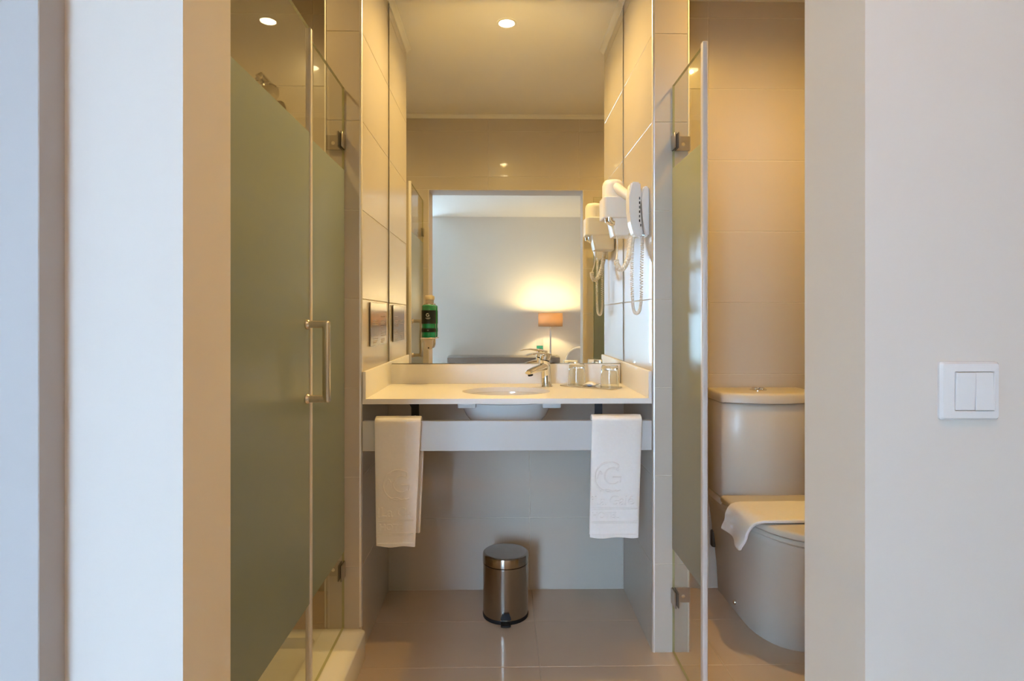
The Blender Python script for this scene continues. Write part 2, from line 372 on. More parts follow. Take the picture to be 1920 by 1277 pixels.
tag(hd, 'leafy green hedge in the garden outside the bedroom window', 'hedge', kind='stuff')

# ------------------------------------------------------------------ glass partitions
def pane_slab(name, parent, x0, x1, y0, y1, z0, z1, thin):
    bm = B(x0, x1, y0, y1, z0, z1)
    bm.normal_update()
    for f in bm.faces:
        f.material_index = 0 if abs(f.normal[thin]) > .9 else 1
    return obj(name, bm, None, parent, smooth=False, mats=[M['pane'], M['pane_edge']])
def sheet(name, parent, thin, plane, a0, a1, z0, z1, side=1):
    bm = bmesh.new()
    P = [(plane, a, z) if thin == 0 else (a, plane, z) for a, z in ((a0, z0), (a1, z0), (a1, z1), (a0, z1))]
    fc = bm.faces.new([bm.verts.new(p) for p in P]); fc.normal_update()
    if fc.normal[thin]*side < 0: fc.normal_flip()
    return obj(name, bm, M['frost'], parent, smooth=False)
def clamp_yz(parent, xg, ywall, sgn, z, toward):
    """wall-to-glass clamp: back plate on the wall (plane Y), two cheeks on the glass (plane X)"""
    t = .0045; h = .05; d = .048
    bm = bmesh.new(); y0, y1 = sorted((ywall+sgn*.001, ywall+sgn*.006))
    x0, x1 = sorted((xg, xg+toward*.056)); box(bm, x0, x1, y0, y1, z-h/2, z+h/2, bev=.001, seg=1)
    cl = obj('wall_clamp', bm, M['clamp'], parent)
    y0, y1 = sorted((ywall+sgn*.004, ywall+sgn*d))
    for s in (-1, 1):
        xx = sorted((xg+s*.0045, xg+s*(.0045+t)))
        obj('cheek', B(xx[0], xx[1], y0, y1, z-h/2, z+h/2, bev=.001, seg=1), M['clamp'], cl)
        xx = sorted((xg+s*.0040, xg+s*.0047))
        obj('gasket', B(xx[0], xx[1], y0-.001, y1+.001, z-h/2-.001, z+h/2+.001), M['rubber_and_shade'], cl, smooth=False)
    bm = bmesh.new(); ys = ywall+sgn*.0075; cyl(bm, (xg+toward*.032, ywall+sgn*.005, z-.003), (xg+toward*.032, ys, z-.003), .006, seg=14)
    obj('screw', bm, M['chrome'], cl)
def seal(parent, x, y0, y1, z0, z1):
    bm = B(x-.0078, x+.0078, y0, y1, z0, z1, bev=.0035, seg=3)
    return obj('edge_seal', bm, M['seal'], parent)
XG = -0.5275
t = thing('shower_fixed_panel', (XG, 1.88, .095), 'fixed clear and frosted glass shower panel clamped to the left tiled pier', 'glass panel')
pane_slab('glass_pane', t, XG-.004, XG+.004, 1.70, YP-.003, .0965, 1.90, 0)
sheet('frosted_band', t, 0, XG+.0044, 1.70, YP-.003, .352, 1.625)
for z in (1.718, .294): clamp_yz(t, XG, YP, -1, z, -1)
XD = -0.511
t = thing('shower_door', (XD, 1.36, .10), 'tall frosted glass shower door with square metal pull handle', 'shower door')
pane_slab('glass_pane', t, XD-.004, XD+.004, 1.078, 1.622, .103, 1.90, 0)
sheet('frosted_band', t, 0, XD+.0044, 1.078, 1.622, .374, 1.622)
seal(t, XD, 1.6205, 1.638, .103, 1.902)
for z in (1.69, .30): clamp_yz(t, XD, YI, 1, z, -1)
hb = bmesh.new(); r = .0095; hx = XD+.058; hy = 1.588; z1, z0 = 1.1145, .921
tube(hb, [(XD+.004, hy, z1), (hx-.001, hy, z1)], r, 18); tube(hb, [(XD+.004, hy, z0), (hx-.001, hy, z0)], r, 18)
box(hb, hx-r, hx+r, hy-r, hy+r, z0-r, z1+r, bev=.006, seg=3)
h = obj('pull_handle', hb, M['brass'], t); tag(h, 'satin metal square pull handle')
for z in (z0, z1):
    bm = bmesh.new(); tube(bm, [(XD+.004, hy, z), (XD+.006, hy, z), (XD+.011, hy, z), (XD+.015, hy, z)], [.0105, .0135, .0135, .0105], 20); obj('flange', bm, M['brass'], h)
XW = 0.583
t = thing('toilet_fixed_panel', (XW, 1.89, 0.0), 'narrow glass panel with frosted band clamped to pier beside the toilet', 'glass panel')
pane_slab('glass_pane', t, XW-.004, XW+.004, 1.742, YP-.003, .004, 1.915, 0)
sheet('frosted_band', t, 0, XW-.0044, 1.742, YP-.003, .354, 1.636, -1)
seal(t, XW, 1.722, 1.7435, .004, 1.922)
for z in (1.72, .196): clamp_yz(t, XW, YP, -1, z, 1)
t = thing('toilet_door', (0.88, 1.125, .008), 'frosted glass toilet door folded open against the front wall, seen in mirror', 'glass door')
pane_slab('glass_pane', t, .60, 1.18, 1.121, 1.129, .01, 1.915, 1)
sheet('frosted_band', t, 1, 1.1294, .60, 1.18, .354, 1.60)
for z in (1.69, .22):
    cl = obj('wall_clamp', B(.562, .622, YI+.001, YI+.007, z-.03, z+.03, bev=.001, seg=1), M['clamp'], t)
    obj('cheek', B(.585, .645, 1.1295, 1.136, z-.03, z+.03, bev=.001, seg=1), M['clamp'], cl)
    obj('cheek', B(.585, .645, 1.114, 1.1205, z-.03, z+.03, bev=.001, seg=1), M['clamp'], cl)
    bm = bmesh.new(); cyl(bm, (.59, YI+.006, z), (.59, 1.118, z), .009, seg=14); obj('pivot', bm, M['clamp'], cl)
# shower tray
def rrect(x0, x1, y0, y1, r, n=6):
    out = []
    for cx, cy, a0 in ((x1-r, y1-r, 0), (x0+r, y1-r, PI/2), (x0+r, y0+r, PI), (x1-r, y0+r, 1.5*PI)):
        for k in range(n+1): a = a0+PI/2*k/n; out.append((cx+r*math.cos(a), cy+r*math.sin(a)))
    return out
TX0, TX1, TY0, TY1 = XL+.002, -.450, YI+.002, YP-.002
rings = []
for i, z, r in ((0, 0, .018), (0, .086, .018), (.002, .091, .018), (.007, .0945, .018)): rings.append([(x, y, z) for x, y in rrect(TX0+i, TX1-i, TY0+i, TY1-i, r)])
for i, z, r in ((0, .0945, .03), (.006, .092, .03), (.012, .06, .03), (.04, .045, .05)): rings.append([(x, y, z) for x, y in rrect(TX0+.05+i, TX1-.142-i, TY0+.05+i, TY1-.05-i, r)])
bm = bmesh.new(); loft(bm, rings)
t = thing('shower_tray', (-.97, 1.55, 0), 'white shower tray with raised rounded rim beneath the glass shower door', 'shower tray')
obj('tray_basin', bm, M['ceramic'], t)
bm = bmesh.new(); lathe(bm, [(.045, .046), (.045, .049), (.03, .051)], -1.0, 1.5, 28); obj('drain_cover', bm, M['chrome'], t)
# hand shower in the shower
t = thing('hand_shower', (-.93, YB, 1.2), 'chrome hand shower in holder seen through the clear top of shower door', 'shower head')
bm = bmesh.new(); cyl(bm, (-.935, 2.49, 1.15), (-.935, 2.49, 2.03), .009, seg=16); obj('riser_rail', bm, M['chrome'], t)
for z in (1.17, 2.02):
    bm = bmesh.new(); cyl(bm, (-.935, YB-.002, z), (-.935, 2.49, z), .013, seg=16); obj('rail_bracket', bm, M['chrome'], t)
bm = bmesh.new(); tube(bm, [(-.952, 2.40, 2.075), (-.949, 2.404, 2.079), (-.938, 2.43, 2.068), (-.920, 2.47, 2.045), (-.918, 2.475, 2.043)], [.012, .020, .021, .021, .017], 20); obj('holder', bm, M['chrome'], t)
bm = bmesh.new(); tube(bm, [(-.925, 2.41, 2.035), (-.920, 2.405, 2.028), (-.912, 2.395, 2.012), (-.910, 2.393, 2.008)], [.018, .035, .045, .042], 24); obj('spray_head', bm, M['chrome'], t)
bm = bmesh.new(); tube(bm, curve([(-.925, 2.44, 2.03), (-.90, 2.42, 1.7), (-.86, 2.43, 1.2), (-.90, 2.47, .95), (-.94, 2.51, 1.1)], 10), .007, 10); obj('hose', bm, M['alu'], t)

# ------------------------------------------------------------------ vanity
ZT = 0.8597; X0, X1 = NL+.002, NR-.002
SX, SY, SA, SB = 0.020, 2.262, 0.163, 0.128
def top_ring(z, inset=0):
    out = []
    n = 64
    for k in range(n):
        a = 2*PI*k/n; c, s = math.cos(a), math.sin(a); out.append((SX+SA*c, SY+SB*s, z))
    return out
def rect_ring(z):
    out = []; n = 64
    ax0, ax1, ay0, ay1 = X0, X1, YP+.0, YB-.002
    corners = [math.atan2(y-SY, x-SX) % (2*PI) for x in (ax0, ax1) for y in (ay0, ay1)]
    idx = {min(range(n), key=lambda k: abs(2*PI*k/n-c)): c for c in corners}
    for k in range(n):
        a = idx.get(k, 2*PI*k/n); c, s = math.cos(a), math.sin(a)
        ts = []
        if abs(c) > 1e-9: ts.append(((ax1 if c > 0 else ax0)-SX)/c)
        if abs(s) > 1e-9: ts.append(((ay1 if s > 0 else ay0)-SY)/s)
        q = min(ts); out.append((SX+q*c, SY+q*s, z))
    return out
t = thing('vanity_counter', (SX, 2.29, ZT-.0175), 'white stone vanity counter with upstands and an oval basin cutout', 'counter')
bm = bmesh.new(); loft(bm, [rect_ring(ZT), top_ring(ZT), top_ring(ZT-.0175), rect_ring(ZT-.0175), rect_ring(ZT)], cap0=False, cap1=False)
bmesh.ops.remove_doubles(bm, verts=bm.verts[:], dist=1e-6)
obj('countertop', bm, M['quartz'], t)
obj('back_upstand', B(X0+.011, X1-.014, YB-.016, YB-.002, ZT, .9405, bev=.0012, seg=2), M['quartz'], t)
obj('side_upstand', B(X0, X0+.0115, YP+.0005, YB-.002, ZT, .9515, bev=.0012, seg=2), M['quartz'], t)
obj('side_upstand', B(X1-.0115, X1, YP+.0005, YB-.002, ZT, .9515, bev=.0012, seg=2), M['quartz'], t)
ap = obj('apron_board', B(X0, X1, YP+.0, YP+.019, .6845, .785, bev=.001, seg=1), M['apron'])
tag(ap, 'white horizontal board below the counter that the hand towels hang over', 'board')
t = thing('wash_basin', (SX, SY, .70), 'white oval undermount wash basin below the vanity counter', 'basin')
bm = bmesh.new(); prof = []
outer = [(1.13, ZT-.018), (1.13, ZT-.030), (1.05, ZT-.034), (1.02, ZT-.05), (.92, ZT-.085), (.72, ZT-.125), (.45, ZT-.148), (.2, ZT-.155)]
inner = [(.18, ZT-.143), (.4, ZT-.137), (.68, ZT-.112), (.88, ZT-.072), (.98, ZT-.035), (1.0, ZT-.018)]
rings = [[(SX+SA*r*math.cos(2*PI*k/56), SY+SB*r*math.sin(2*PI*k/56), z) for k in range(56)] for r, z in inner+outer]
loft(bm, rings, cap0=True, cap1=True); obj('bowl', bm, M['ceramic'], t)
bm = bmesh.new(); lathe(bm, [(.022, ZT-.1425), (.022, ZT-.139), (.012, ZT-.137)], SX, SY, 24); obj('drain', bm, M['chrome'], t)
bm = bmesh.new(); tube(bm, curve([(SX, SY, ZT-.154), (SX, SY, ZT-.26), (SX, SY+.05, ZT-.30), (SX, YB, ZT-.30)], 6), .016, 14); 
for x0, x1, y in ((-.152, -.088, 2.135), (.147, .212, 2.135)):
    obj('fixing_clip', B(x0, x1, y, y+.03, ZT-.046, ZT-.0185, bev=.004, seg=2), M['plastic'], t)
bm.free()
for i, (x, nm) in enumerate(((-.308, 'left'), (.353, 'right'))):
    t = thing('counter_bracket', (x, 2.3, .70), 'black metal angle bracket under the %s side of the counter' % nm, 'bracket', 'brackets under the counter')
    obj('upright', B(x-.014, x+.014, 2.19, 2.196, .70, ZT-.018, bev=.001, seg=1), M['bracket'], t)
    obj('arm', B(x-.014, x+.014, 2.10, YB-.001, ZT-.024, ZT-.0185, bev=.001, seg=1), M['bracket'], t)
    bm = bmesh.new(); tube(bm, [(x+(.012 if i else -.022), 2.196, ZT-.03), (x-(.004 if i else -.004), 2.50, .66)], .004, 8); obj('brace', bm, M['bracket'], t)
    bm = bmesh.new(); cyl(bm, (x, 2.186, .775), (x, 2.190, .775), .006, seg=12); obj('bolt', bm, M['alu'], t)

# mirror
bm = B(NL+.004, NR-.004, YB-.006, YB-.001, .9435, ZC-.003); bm.normal_update()
for f in bm.faces: f.material_index = 0 if f.normal.y < -.9 else 1
mr = obj('wall_mirror', bm, None, smooth=False, mats=[M['mirror'], M['mirror_edge']], origin=(0.02, YB, .9435))
tag(mr, 'large frameless mirror filling the niche above the counter', 'mirror')

# faucet
FX, FY = 0.182, 2.412
t = thing('basin_mixer_tap', (FX, FY, ZT), 'chrome single lever mixer tap beside the oval basin', 'tap')
dv = Vector((-.72, -.69, 0)).normalized()
def fp(a, z, s=0): return Vector((FX, FY, z)) + dv*a + Vector((-dv.y, dv.x, 0))*s
bm = bmesh.new()
def fring(a, z, ra, rb, tilt=0, n=24):
    return [fp(a+ra*math.cos(2*PI*k/n), z+tilt*math.cos(2*PI*k/n)*ra, rb*math.sin(2*PI*k/n)) for k in range(n)]
loft(bm, [fring(0, ZT, .026, .024), fring(0, ZT+.003, .025, .023), fring(.001, ZT+.006, .0225, .021), fring(.004, ZT+.05, .021, .020), fring(.008, ZT+.085, .022, .0205, .25), fring(.010, ZT+.098, .0225, .021, .35), fring(.010, ZT+.1005, .019, .018, .35)])
obj('body', bm, M['chrome'], t)
bm = bmesh.new()
def sring(a, z, w, hgt, n=20): return [fp(a, z, 0)+Vector((-dv.y, dv.x, 0))*w*math.copysign(abs(math.cos(2*PI*k/n))**.7, math.cos(2*PI*k/n))+Vector((0, 0, 1))*hgt*math.copysign(abs(math.sin(2*PI*k/n))**.7, math.sin(2*PI*k/n)) for k in range(n)]
loft(bm, [sring(.0, ZT+.080, .019, .017), sring(.03, ZT+.078, .020, .0145), sring(.07, ZT+.0705, .0195, .0115), sring(.10, ZT+.0630, .0175, .009), sring(.107, ZT+.0600, .015, .006)])
sp = obj('spout', bm, M['chrome'], t)
bm = bmesh.new(); cyl(bm, fp(.096, ZT+.060), fp(.093, ZT+.049), .010, seg=20); obj('aerator', bm, M['black'], sp)
bm = bmesh.new(); loft(bm, [fring(.011, ZT+.099, .018, .017, .3), fring(.011, ZT+.107, .018, .017, .3)]); obj('collar', bm, M['black'], t)
bm = bmesh.new(); loft(bm, [fring(.010, ZT+.104, .021, .0195, .2), fring(.006, ZT+.117, .022, .020, .1), fring(.002, ZT+.127, .021, .0195, 0), fring(.0, ZT+.130, .015, .014, 0)])
lv = obj('lever_housing', bm, M['chrome'], t)
bm = bmesh.new()
loft(bm, [sring(-.014, ZT+.124, .016, .006), sring(.02, ZT+.131, .018, .0055), sring(.06, ZT+.134, .0175, .004), sring(.10, ZT+.131, .015, .003), sring(.125, ZT+.125, .010, .002)])
obj('lever', bm, M['chrome'], lv)

# tumblers on a small mirrored tray
A, Bp = Vector((.236, 2.4224)), Vector((.4197, 2.2837)); ev = (Bp-A).normalized(); nv = Vector((-ev.y, ev.x)); L = (Bp-A).length
bm = bmesh.new(); prism(bm, [tuple(A), tuple(Bp), tuple(Bp+nv*.085), tuple(A+nv*.085)], ZT+.001, ZT+.005)
tr = obj('glass_tray', bm, M['tray'], smooth=False, origin=(.33, 2.38, ZT)); tag(tr, 'thin rectangular mirrored tray under the tumblers on the counter', 'tray')
for i, (gx, gy, lab) in enumerate(((.3035, 2.424, 'upside-down clear glass tumbler on tray nearer the tap'), (.4215, 2.348, 'upside-down clear glass tumbler on tray nearer the right wall'))):
    z = ZT+.0055
    prof = [(.0352, z), (.0347, z+.03), (.0325, z+.066), (.0318, z+.078), (.0300, z+.083), (.012, z+.0835), (.0005, z+.0835)]
    inn = [(.0005, z+.069), (.0285, z+.068), (.0300, z+.063), (.0328, z+.03), (.0337, z)]
    bm = bmesh.new(); lathe(bm, prof+inn, gx, gy, 40, cap0=False, cap1=False)
    # close rim
    g = obj('glass_tumbler', bm, M['tumbler'], origin=(gx, gy, z)); tag(g, lab, 'glass', 'tumblers on the tray')
t = thing('soap_sachet', (.352, 2.375, ZT+.005), 'small white paper soap sachet with blue print between the tumblers', 'soap')
bm = bmesh.new(); rings = []
for k, (s, w, hh) in enumerate(((-.032, .010, .0008), (-.026, .016, .003), (-.010, .021, .0075), (.006, .020, .0085), (.018, .014, .005), (.026, .017, .0015), (.034, .019, .001))):
    c = Vector((.352, 2.375, ZT+.0065+hh+(.004 if k > 4 else 0)*(k-4))); rings.append([c+Vector((ev.x, ev.y, 0))*s+Vector((nv.x, nv.y, 0))*w*math.cos(2*PI*j/12)+Vector((0, 0, 1))*hh*math.sin(2*PI*j/12) for j in range(12)])
loft(bm, rings); sa = obj('wrapper', bm, M['sachet'], t)
bm = bmesh.new(); rings = []
for s, w, hh in ((-.012, .006, .001), (-.002, .012, .004), (.008, .010, .0035), (.014, .004, .001)):
    c = Vector((.352, 2.375, ZT+.0095)) - Vector((nv.x, nv.y, 0))*.014; rings.append([c+Vector((ev.x, ev.y, 0))*s+Vector((nv.x, nv.y, 0))*w*.6*math.cos(2*PI*j/10)+Vector((0, 0, 1))*hh*math.sin(2*PI*j/10) for j in range(10)])
loft(bm, rings); obj('printed_patch', bm, M['sachet_blue'], t)

# soap dispenser stuck on the mirror
DX, DY = -.2945, 2.490
t = thing('soap_dispenser', (DX, DY, 1.0), 'green liquid soap bottle with black label fixed on the mirror', 'soap dispenser')
def arc_band(bm, r, z0, z1, a0, a1, n=18, th=.0006):
    lo, hi = [], []
    rings = []
    for k in range(n+1):
        a = a0+(a1-a0)*k/n; c, s = math.cos(a), math.sin(a)
        rings.append([(DX+r*c, DY+r*s, z0), (DX+(r+th)*c, DY+(r+th)*s, z0), (DX+(r+th)*c, DY+(r+th)*s, z1), (DX+r*c, DY+r*s, z1)])
    loft(bm, rings); return bm
bm = bmesh.new(); lathe(bm, [(.026, 1.052), (.0285, 1.054), (.0285, 1.180), (.026, 1.184), (.018, 1.1875)], DX, DY, 36); bt = obj('bottle', bm, M['green'], t)
bm = arc_band(bmesh.new(), .0286, 1.108, 1.163, PI, 2*PI); lb = obj('label_band', bm, M['label'], bt)
bm = arc_band(bmesh.new(), .0286, 1.074, 1.090, PI, 2*PI); obj('label_band', bm, M['label'], bt)
fy = DY-.0296
bm = bmesh.new(); tube(bm, [(DX-.001+.0058*math.cos(a), fy, 1.1435+.0058*math.sin(a)) for a in [PI*.28+k*PI*1.5/20 for k in range(21)]], .0011, 8)
tube(bm, [(DX+.0045, fy, 1.1385), (DX+.0045, fy, 1.1435), (DX, fy, 1.1435)], .0010, 8); obj('emblem', bm, M['print'], bt)
bm = bmesh.new(); box(bm, DX-.010, DX+.010, fy-.0002, fy+.0006, 1.1305, 1.1320); box(bm, DX-.0065, DX+.0065, fy-.0002, fy+.0006, 1.1270, 1.1278); box(bm, DX-.003, DX+.003, fy-.0002, fy+.0006, 1.081, 1.0825); tag(obj('print_lines', bm, M['print'], bt, smooth=False), kind='stuff')
bm = bmesh.new(); lathe(bm, [(.020, 1.1865), (.020, 1.1905), (.017, 1.192)], DX, DY, 28); obj('collar', bm, M['brass'], t)
bm = bmesh.new(); lathe(bm, [(.0125, 1.191), (.0125, 1.206)], DX, DY, 24); obj('neck', bm, M['clearplastic'], t)
bm = bmesh.new(); lathe(bm, [(.0125, 1.206), (.0155, 1.209), (.0155, 1.221), (.013, 1.2245)], DX, DY, 24); obj('pump_cap', bm, M['cream'], t)
bm = B(DX-.031, DX+.031, DY-.029, YB-.006, 1.047, 1.052, bev=.0015, seg=1); ho = obj('holder_shelf', bm, M['brass'], t)
obj('holder_plate', B(DX-.02, DX+.02, YB-.0095, YB-.0062, 1.03, 1.19, bev=.001, seg=1), M['brass'], t)
bm = bmesh.new(); pts = [(DX-.017, 1.047), (DX+.019, 1.047), (DX+.0185, 1.020), (DX+.013, 1.006), (DX+.003, 1.003), (DX-.009, 1.006), (DX-.015, 1.020)]
loft(bm, [[(x, DY-.015, z) for x, z in pts], [(x, DY+.012, z) for x, z in pts]]); bmesh.ops.bevel(bm, geom=bm.edges[:], offset=.002, segments=2, affect='EDGES')
pv = obj('push_valve', bm, M['clearplastic'], t)
bm = bmesh.new(); cyl(bm, (DX+.001, DY-.0165, 1.010), (DX+.001, DY-.013, 1.010), .003, seg=12); obj('nozzle', bm, M['black'], pv)

# notice plaque on the left niche wall
t = thing('notice_plaque', (NL, 2.305, 1.03), 'shiny bronze notice plaque with lines of text on left tiled wall', 'plaque')
pq = obj('plate', B(NL+.003, NL+.007, 2.155, 2.448, 1.030, 1.187, bev=.0008, seg=1), M['plaque'], t)
bm = bmesh.new(); px = NL+.0072
for y0, rows in ((2.335, [(1.137, .085), (1.121, .075), (1.113, .085), (1.105, .09), (1.097, .05), (1.080, .08), (1.072, .08), (1.064, .09), (1.050, .08), (1.044, .08), (1.038, .05)]), (2.190, [(1.122, .085), (1.114, .09), (1.106, .09), (1.064, .09), (1.056, .09), (1.048, .08), (1.042, .06)])):
    for z, w in rows: box(bm, px-.0004, px+.0002, y0, y0+w, z-.0011, z+.0011)
tag(obj('text_lines', bm, M['plaque_text'], pq, smooth=False), kind='stuff')
for y in (2.17, 2.435):
    for z in (1.045, 1.172): obj('standoff', cyl(bmesh.new(), (NL+.001, y, z), (NL+.004, y, z), .006, seg=12), M['clamp'], t)

# ------------------------------------------------------------------ hair dryer and telephone on the right niche wall
t = thing('hair_dryer', (NR, 2.30, 1.35), 'ivory wall-mounted hair dryer with ribbed hose on right tiled wall', 'hair dryer')
def rbox(x0, x1, y0, y1, z0, z1, r, bev=.003, taper=0):
    bm = bmesh.new(); a = rrect(x0+taper, x1, y0, y1, r); b = rrect(x0, x1, y0, y1, r)
    lo = rrect(x0+taper+bev, x1-bev, y0+bev, y1-bev, max(r-bev, .001)); hi = rrect(x0+bev, x1-bev, y0+bev, y1-bev, max(r-bev, .001))
    loft(bm, [[(x, y, z0) for x, y in lo], [(x, y, z0+bev) for x, y in a], [(x, y, z1-bev) for x, y in b], [(x, y, z1) for x, y in hi]]); return bm
obj('base_box', rbox(.408, NR-.001, 2.255, 2.345, 1.438, 1.507, .012, taper=.012), M['dryer'], t)
obj('collar_box', rbox(.380, NR-.012, 2.245, 2.350, 1.503, 1.583, .016, taper=0), M['dryer'], t)
bm = bmesh.new(); lathe(bm, [(.040, 1.575), (.040, 1.630), (.037, 1.642), (.030, 1.650), (.012, 1.654), (.002, 1.654)], .424, 2.295, 36); hd_ = obj('motor_head', bm, M['dryer'], t)
bm = bmesh.new(); tube(bm, [(.415, 2.285, 1.632), (.43, 2.270, 1.622), (.460, 2.235, 1.588), (.488, 2.205, 1.560), (.490, 2.203, 1.558)], [.015, .0185, .0175, .0165, .012], 20); obj('handle', bm, M['dryer'], hd_)
bm = bmesh.new(); tube(bm, [(.404, 2.262, 1.507), (.404, 2.262, 1.494), (.414, 2.262, 1.486), (.424, 2.262, 1.485)], [.017, .016, .013, .011], 20); obj('nozzle', bm, M['chrome'], t)
hp = curve([(.482, 2.245, 1.442), (.478, 2.235, 1.405), (.468, 2.225, 1.355), (.455, 2.22, 1.322), (.440, 2.22, 1.310), (.428, 2.225, 1.322), (.424, 2.23, 1.345)], 10)
bm = bmesh.new(); fr = frames(hp); N = 110; rings = []
for i in range(N+1):
    s = i/N*(len(fr)-1); k = min(int(s), len(fr)-2); f = s-k; p = fr[k][0].lerp(fr[k+1][0], f); u = fr[k][1].lerp(fr[k+1][1], f); w = fr[k][2].lerp(fr[k+1][2], f)
    r = .0085+.0018*(i % 4 < 2)
    rings.append([p+u*r*math.cos(2*PI*j/14)+w*r*math.sin(2*PI*j/14) for j in range(14)])
loft(bm, rings); obj('ribbed_hose', bm, M['dryer'], t)
bm = bmesh.new(); tube(bm, curve([(.424, 2.23, 1.342), (.432, 2.25, 1.375), (.436, 2.27, 1.42), (.434, 2.275, 1.45)], 8), .0032, 10); obj('cable', bm, M['dryer'], t)

t = thing('wall_telephone', (NR, 2.12, 1.41), 'white wall telephone handset on right tiled wall in front of hair dryer', 'telephone')
bm = bmesh.new()   # base: extruded side profile in XZ
def xz_prism(bm, pts, y0, y1, bev=.004):
    b = bmesh.new(); loft(b, [[(x, y0, z) for x, z in pts], [(x, y1, z) for x, z in pts]])
    bmesh.ops.bevel(b, geom=b.edges[:], offset=bev, segments=3, affect='EDGES', clamp_overlap=True); merge(bm, b); return bm
xz_prism(bm, [(NR-.001, 1.415), (NR-.001, 1.585), (.494, 1.588), (.487, 1.575), (.4855, 1.54), (.4885, 1.48), (.494, 1.43), (.500, 1.414)], 2.088, 2.150)
obj('wall_base', bm, M['plastic'], t)
bm = bmesh.new()
xz_prism(bm, [(.484, 1.602), (.4845, 1.570), (.4805, 1.545), (.481, 1.515), (.485, 1.475), (.492, 1.435), (.488, 1.413), (.472, 1.410), (.461, 1.418), (.450, 1.455), (.444, 1.50), (.443, 1.55), (.446, 1.585), (.452, 1.603)], 2.092, 2.146, .005)
hs = obj('handset', bm, M['plastic'], t)
for k in range(7):
    z = 1.452+k*.0155; x = .4795 + (.004 if k == 0 else 0)
    obj('key', B(x-.0025, x+.0015, 2.0895, 2.0925, z-.0045, z+.0045, bev=.0008, seg=1), M['black'] if k % 2 else M['card_dark'], hs)
cp = curve([(.490, 2.105, 1.415), (.494, 2.115, 1.39), (.4915, 2.118, 1.30), (.491, 2.120, 1.20), (.486, 2.124, 1.158), (.476, 2.13, 1.148), (.467, 2.134, 1.162), (.463, 2.136, 1.22), (.462, 2.138, 1.30), (.464, 2.14, 1.372), (.467, 2.135, 1.415)], 8)
bm = bmesh.new(); coil(bm, cp, .0048, .0016, 110, 5, 9); obj('coiled_cord', bm, M['plastic'], t)

# ------------------------------------------------------------------ towels
def hand_towel(name, x0t, x1t, x0b, x1b, ztop, zf, zb, shift, label, seed, words):
    rnd = random.Random(seed)
    t = thing(name, ((x0t+x1t)/2, YP, zf), label, 'towel', 'hand towels over the apron board')
    nu, bm = 28, bmesh.new(); yf = YP-.0165; yb = YP+.019+.0075
    path = []
    for k in range(37): path.append((yf, zf+(ztop-.014-zf)*k/36, 0))
    r = (yb-yf)/2
    for k in range(1, 8): a = PI*k/8; path.append(((yf+yb)/2-r*math.cos(a), ztop-.014+.014*math.sin(a), k/8))
    for k in range(30): path.append((yb, ztop-.014+(zb-ztop+.014)*k/29, 1))
    ph = rnd.uniform(0, 6)
    rows = []
    for (y, z, b) in path:
        q = min(1, max(0, (ztop-z)/(ztop-zf))); row = []
        for i in range(nu+1):
            u = i/nu; xa = x0t+(x0b-x0t)*q + (shift*b*min(1, q*4)); xb_ = x1t+(x1b-x1t)*q+shift*b*min(1, q*4)
            x = xa+(xb_-xa)*u
            wob = q*(.0007*math.sin(u*5+ph)+.0005*math.sin(u*11+z*14+ph))
            edge = -.004*(abs(2*u-1)**8)
            yy = y + (wob-edge if b < .5 else -wob*.3+edge)
            zz = z
            if z < zf+.02 and b == 0: zz = z+.002*math.sin(u*9+ph)
            row.append((x, yy, zz))
        rows.append(row)
    R = [[bm.verts.new(p) for p in r_] for r_ in rows]
    for a, b in zip(R[:-1], R[1:]):
        for i in range(nu): bm.faces.new((a[i], a[i+1], b[i+1], b[i]))
    o = obj('cloth', bm, M['towel'], t, sharp=180)
    md = o.modifiers.new('thick', 'SOLIDIFY'); md.thickness = .010; md.offset = 0
    bv = o.modifiers.new('round', 'BEVEL'); bv.width = .003; bv.segments = 2; bv.limit_method = 'ANGLE'; bv.angle_limit = 1.0
    # woven emblem, lettering and bands, raised in the pile
    yF = yf-.0066; xc = (x0b+x1b)/2; em = bmesh.new(); dz = words[5]; ez = zf+.200+words[6]; ex = xc+words[2]; R1 = .050; rr = .0026
    tube(em, [(ex+R1*math.cos(a), yF, ez+R1*math.sin(a)) for a in [PI*.30+k*PI*1.35/28 for k in range(29)]], rr, 8)
    tube(em, [(ex+.010+.027*math.cos(a), yF, ez+.003+.027*math.sin(a)) for a in [PI*.25+k*PI*1.5/24 for k in range(25)]], rr, 8)
    tube(em, [(ex+.010, yF, ez), (ex+.038, yF, ez), (ex+.035, yF, ez-.017)], rr, 8)
    tube(em, curve([(ex+R1*math.cos(PI*.30), yF, ez+R1*math.sin(PI*.30)), (ex+.028, yF, ez+.028), (ex+.012, yF, ez+.032)], 6), rr, 8)
    tube(em, curve([(ex-.042, yF, ez-.004), (ex-.033, yF, ez+.019), (ex-.026, yF, ez+.009)], 6), rr, 8)
    tube(em, curve([(ex-.033, yF, ez-.048), (ex-.009, yF, ez-.042), (ex+.014, yF, ez-.049), (ex+.036, yF, ez-.044)], 6), rr, 8)
    tag(obj('woven_emblem', em, M['towel'], t), kind='stuff')
    mt = lambda x, z: Matrix.Translation((x, yF+.0012, z)) @ Matrix.Rotation(PI/2, 4, 'X')
    tag(obj('woven_lettering', text_mesh(words[0], words[7], .0024, mt(x0b+words[3], zf+.100+dz), .0009), M['towel'], t), kind='stuff')
    tag(obj('woven_lettering', text_mesh(words[1], .029, .0022, mt(x0b+words[4], zf+.056+dz), .0006), M['towel'], t), kind='stuff')
    for q in (.092+dz, .086+dz, .046+dz, .040+dz, .012):
        bm = bmesh.new(); tube(bm, [(x0b+.004, yF+.0008, zf+q), (xc, yF+.0008, zf+q), (x1b-.003, yF+.0008, zf+q)], .0018, 8); obj('woven_band', bm, M['towel'], t)
    return t
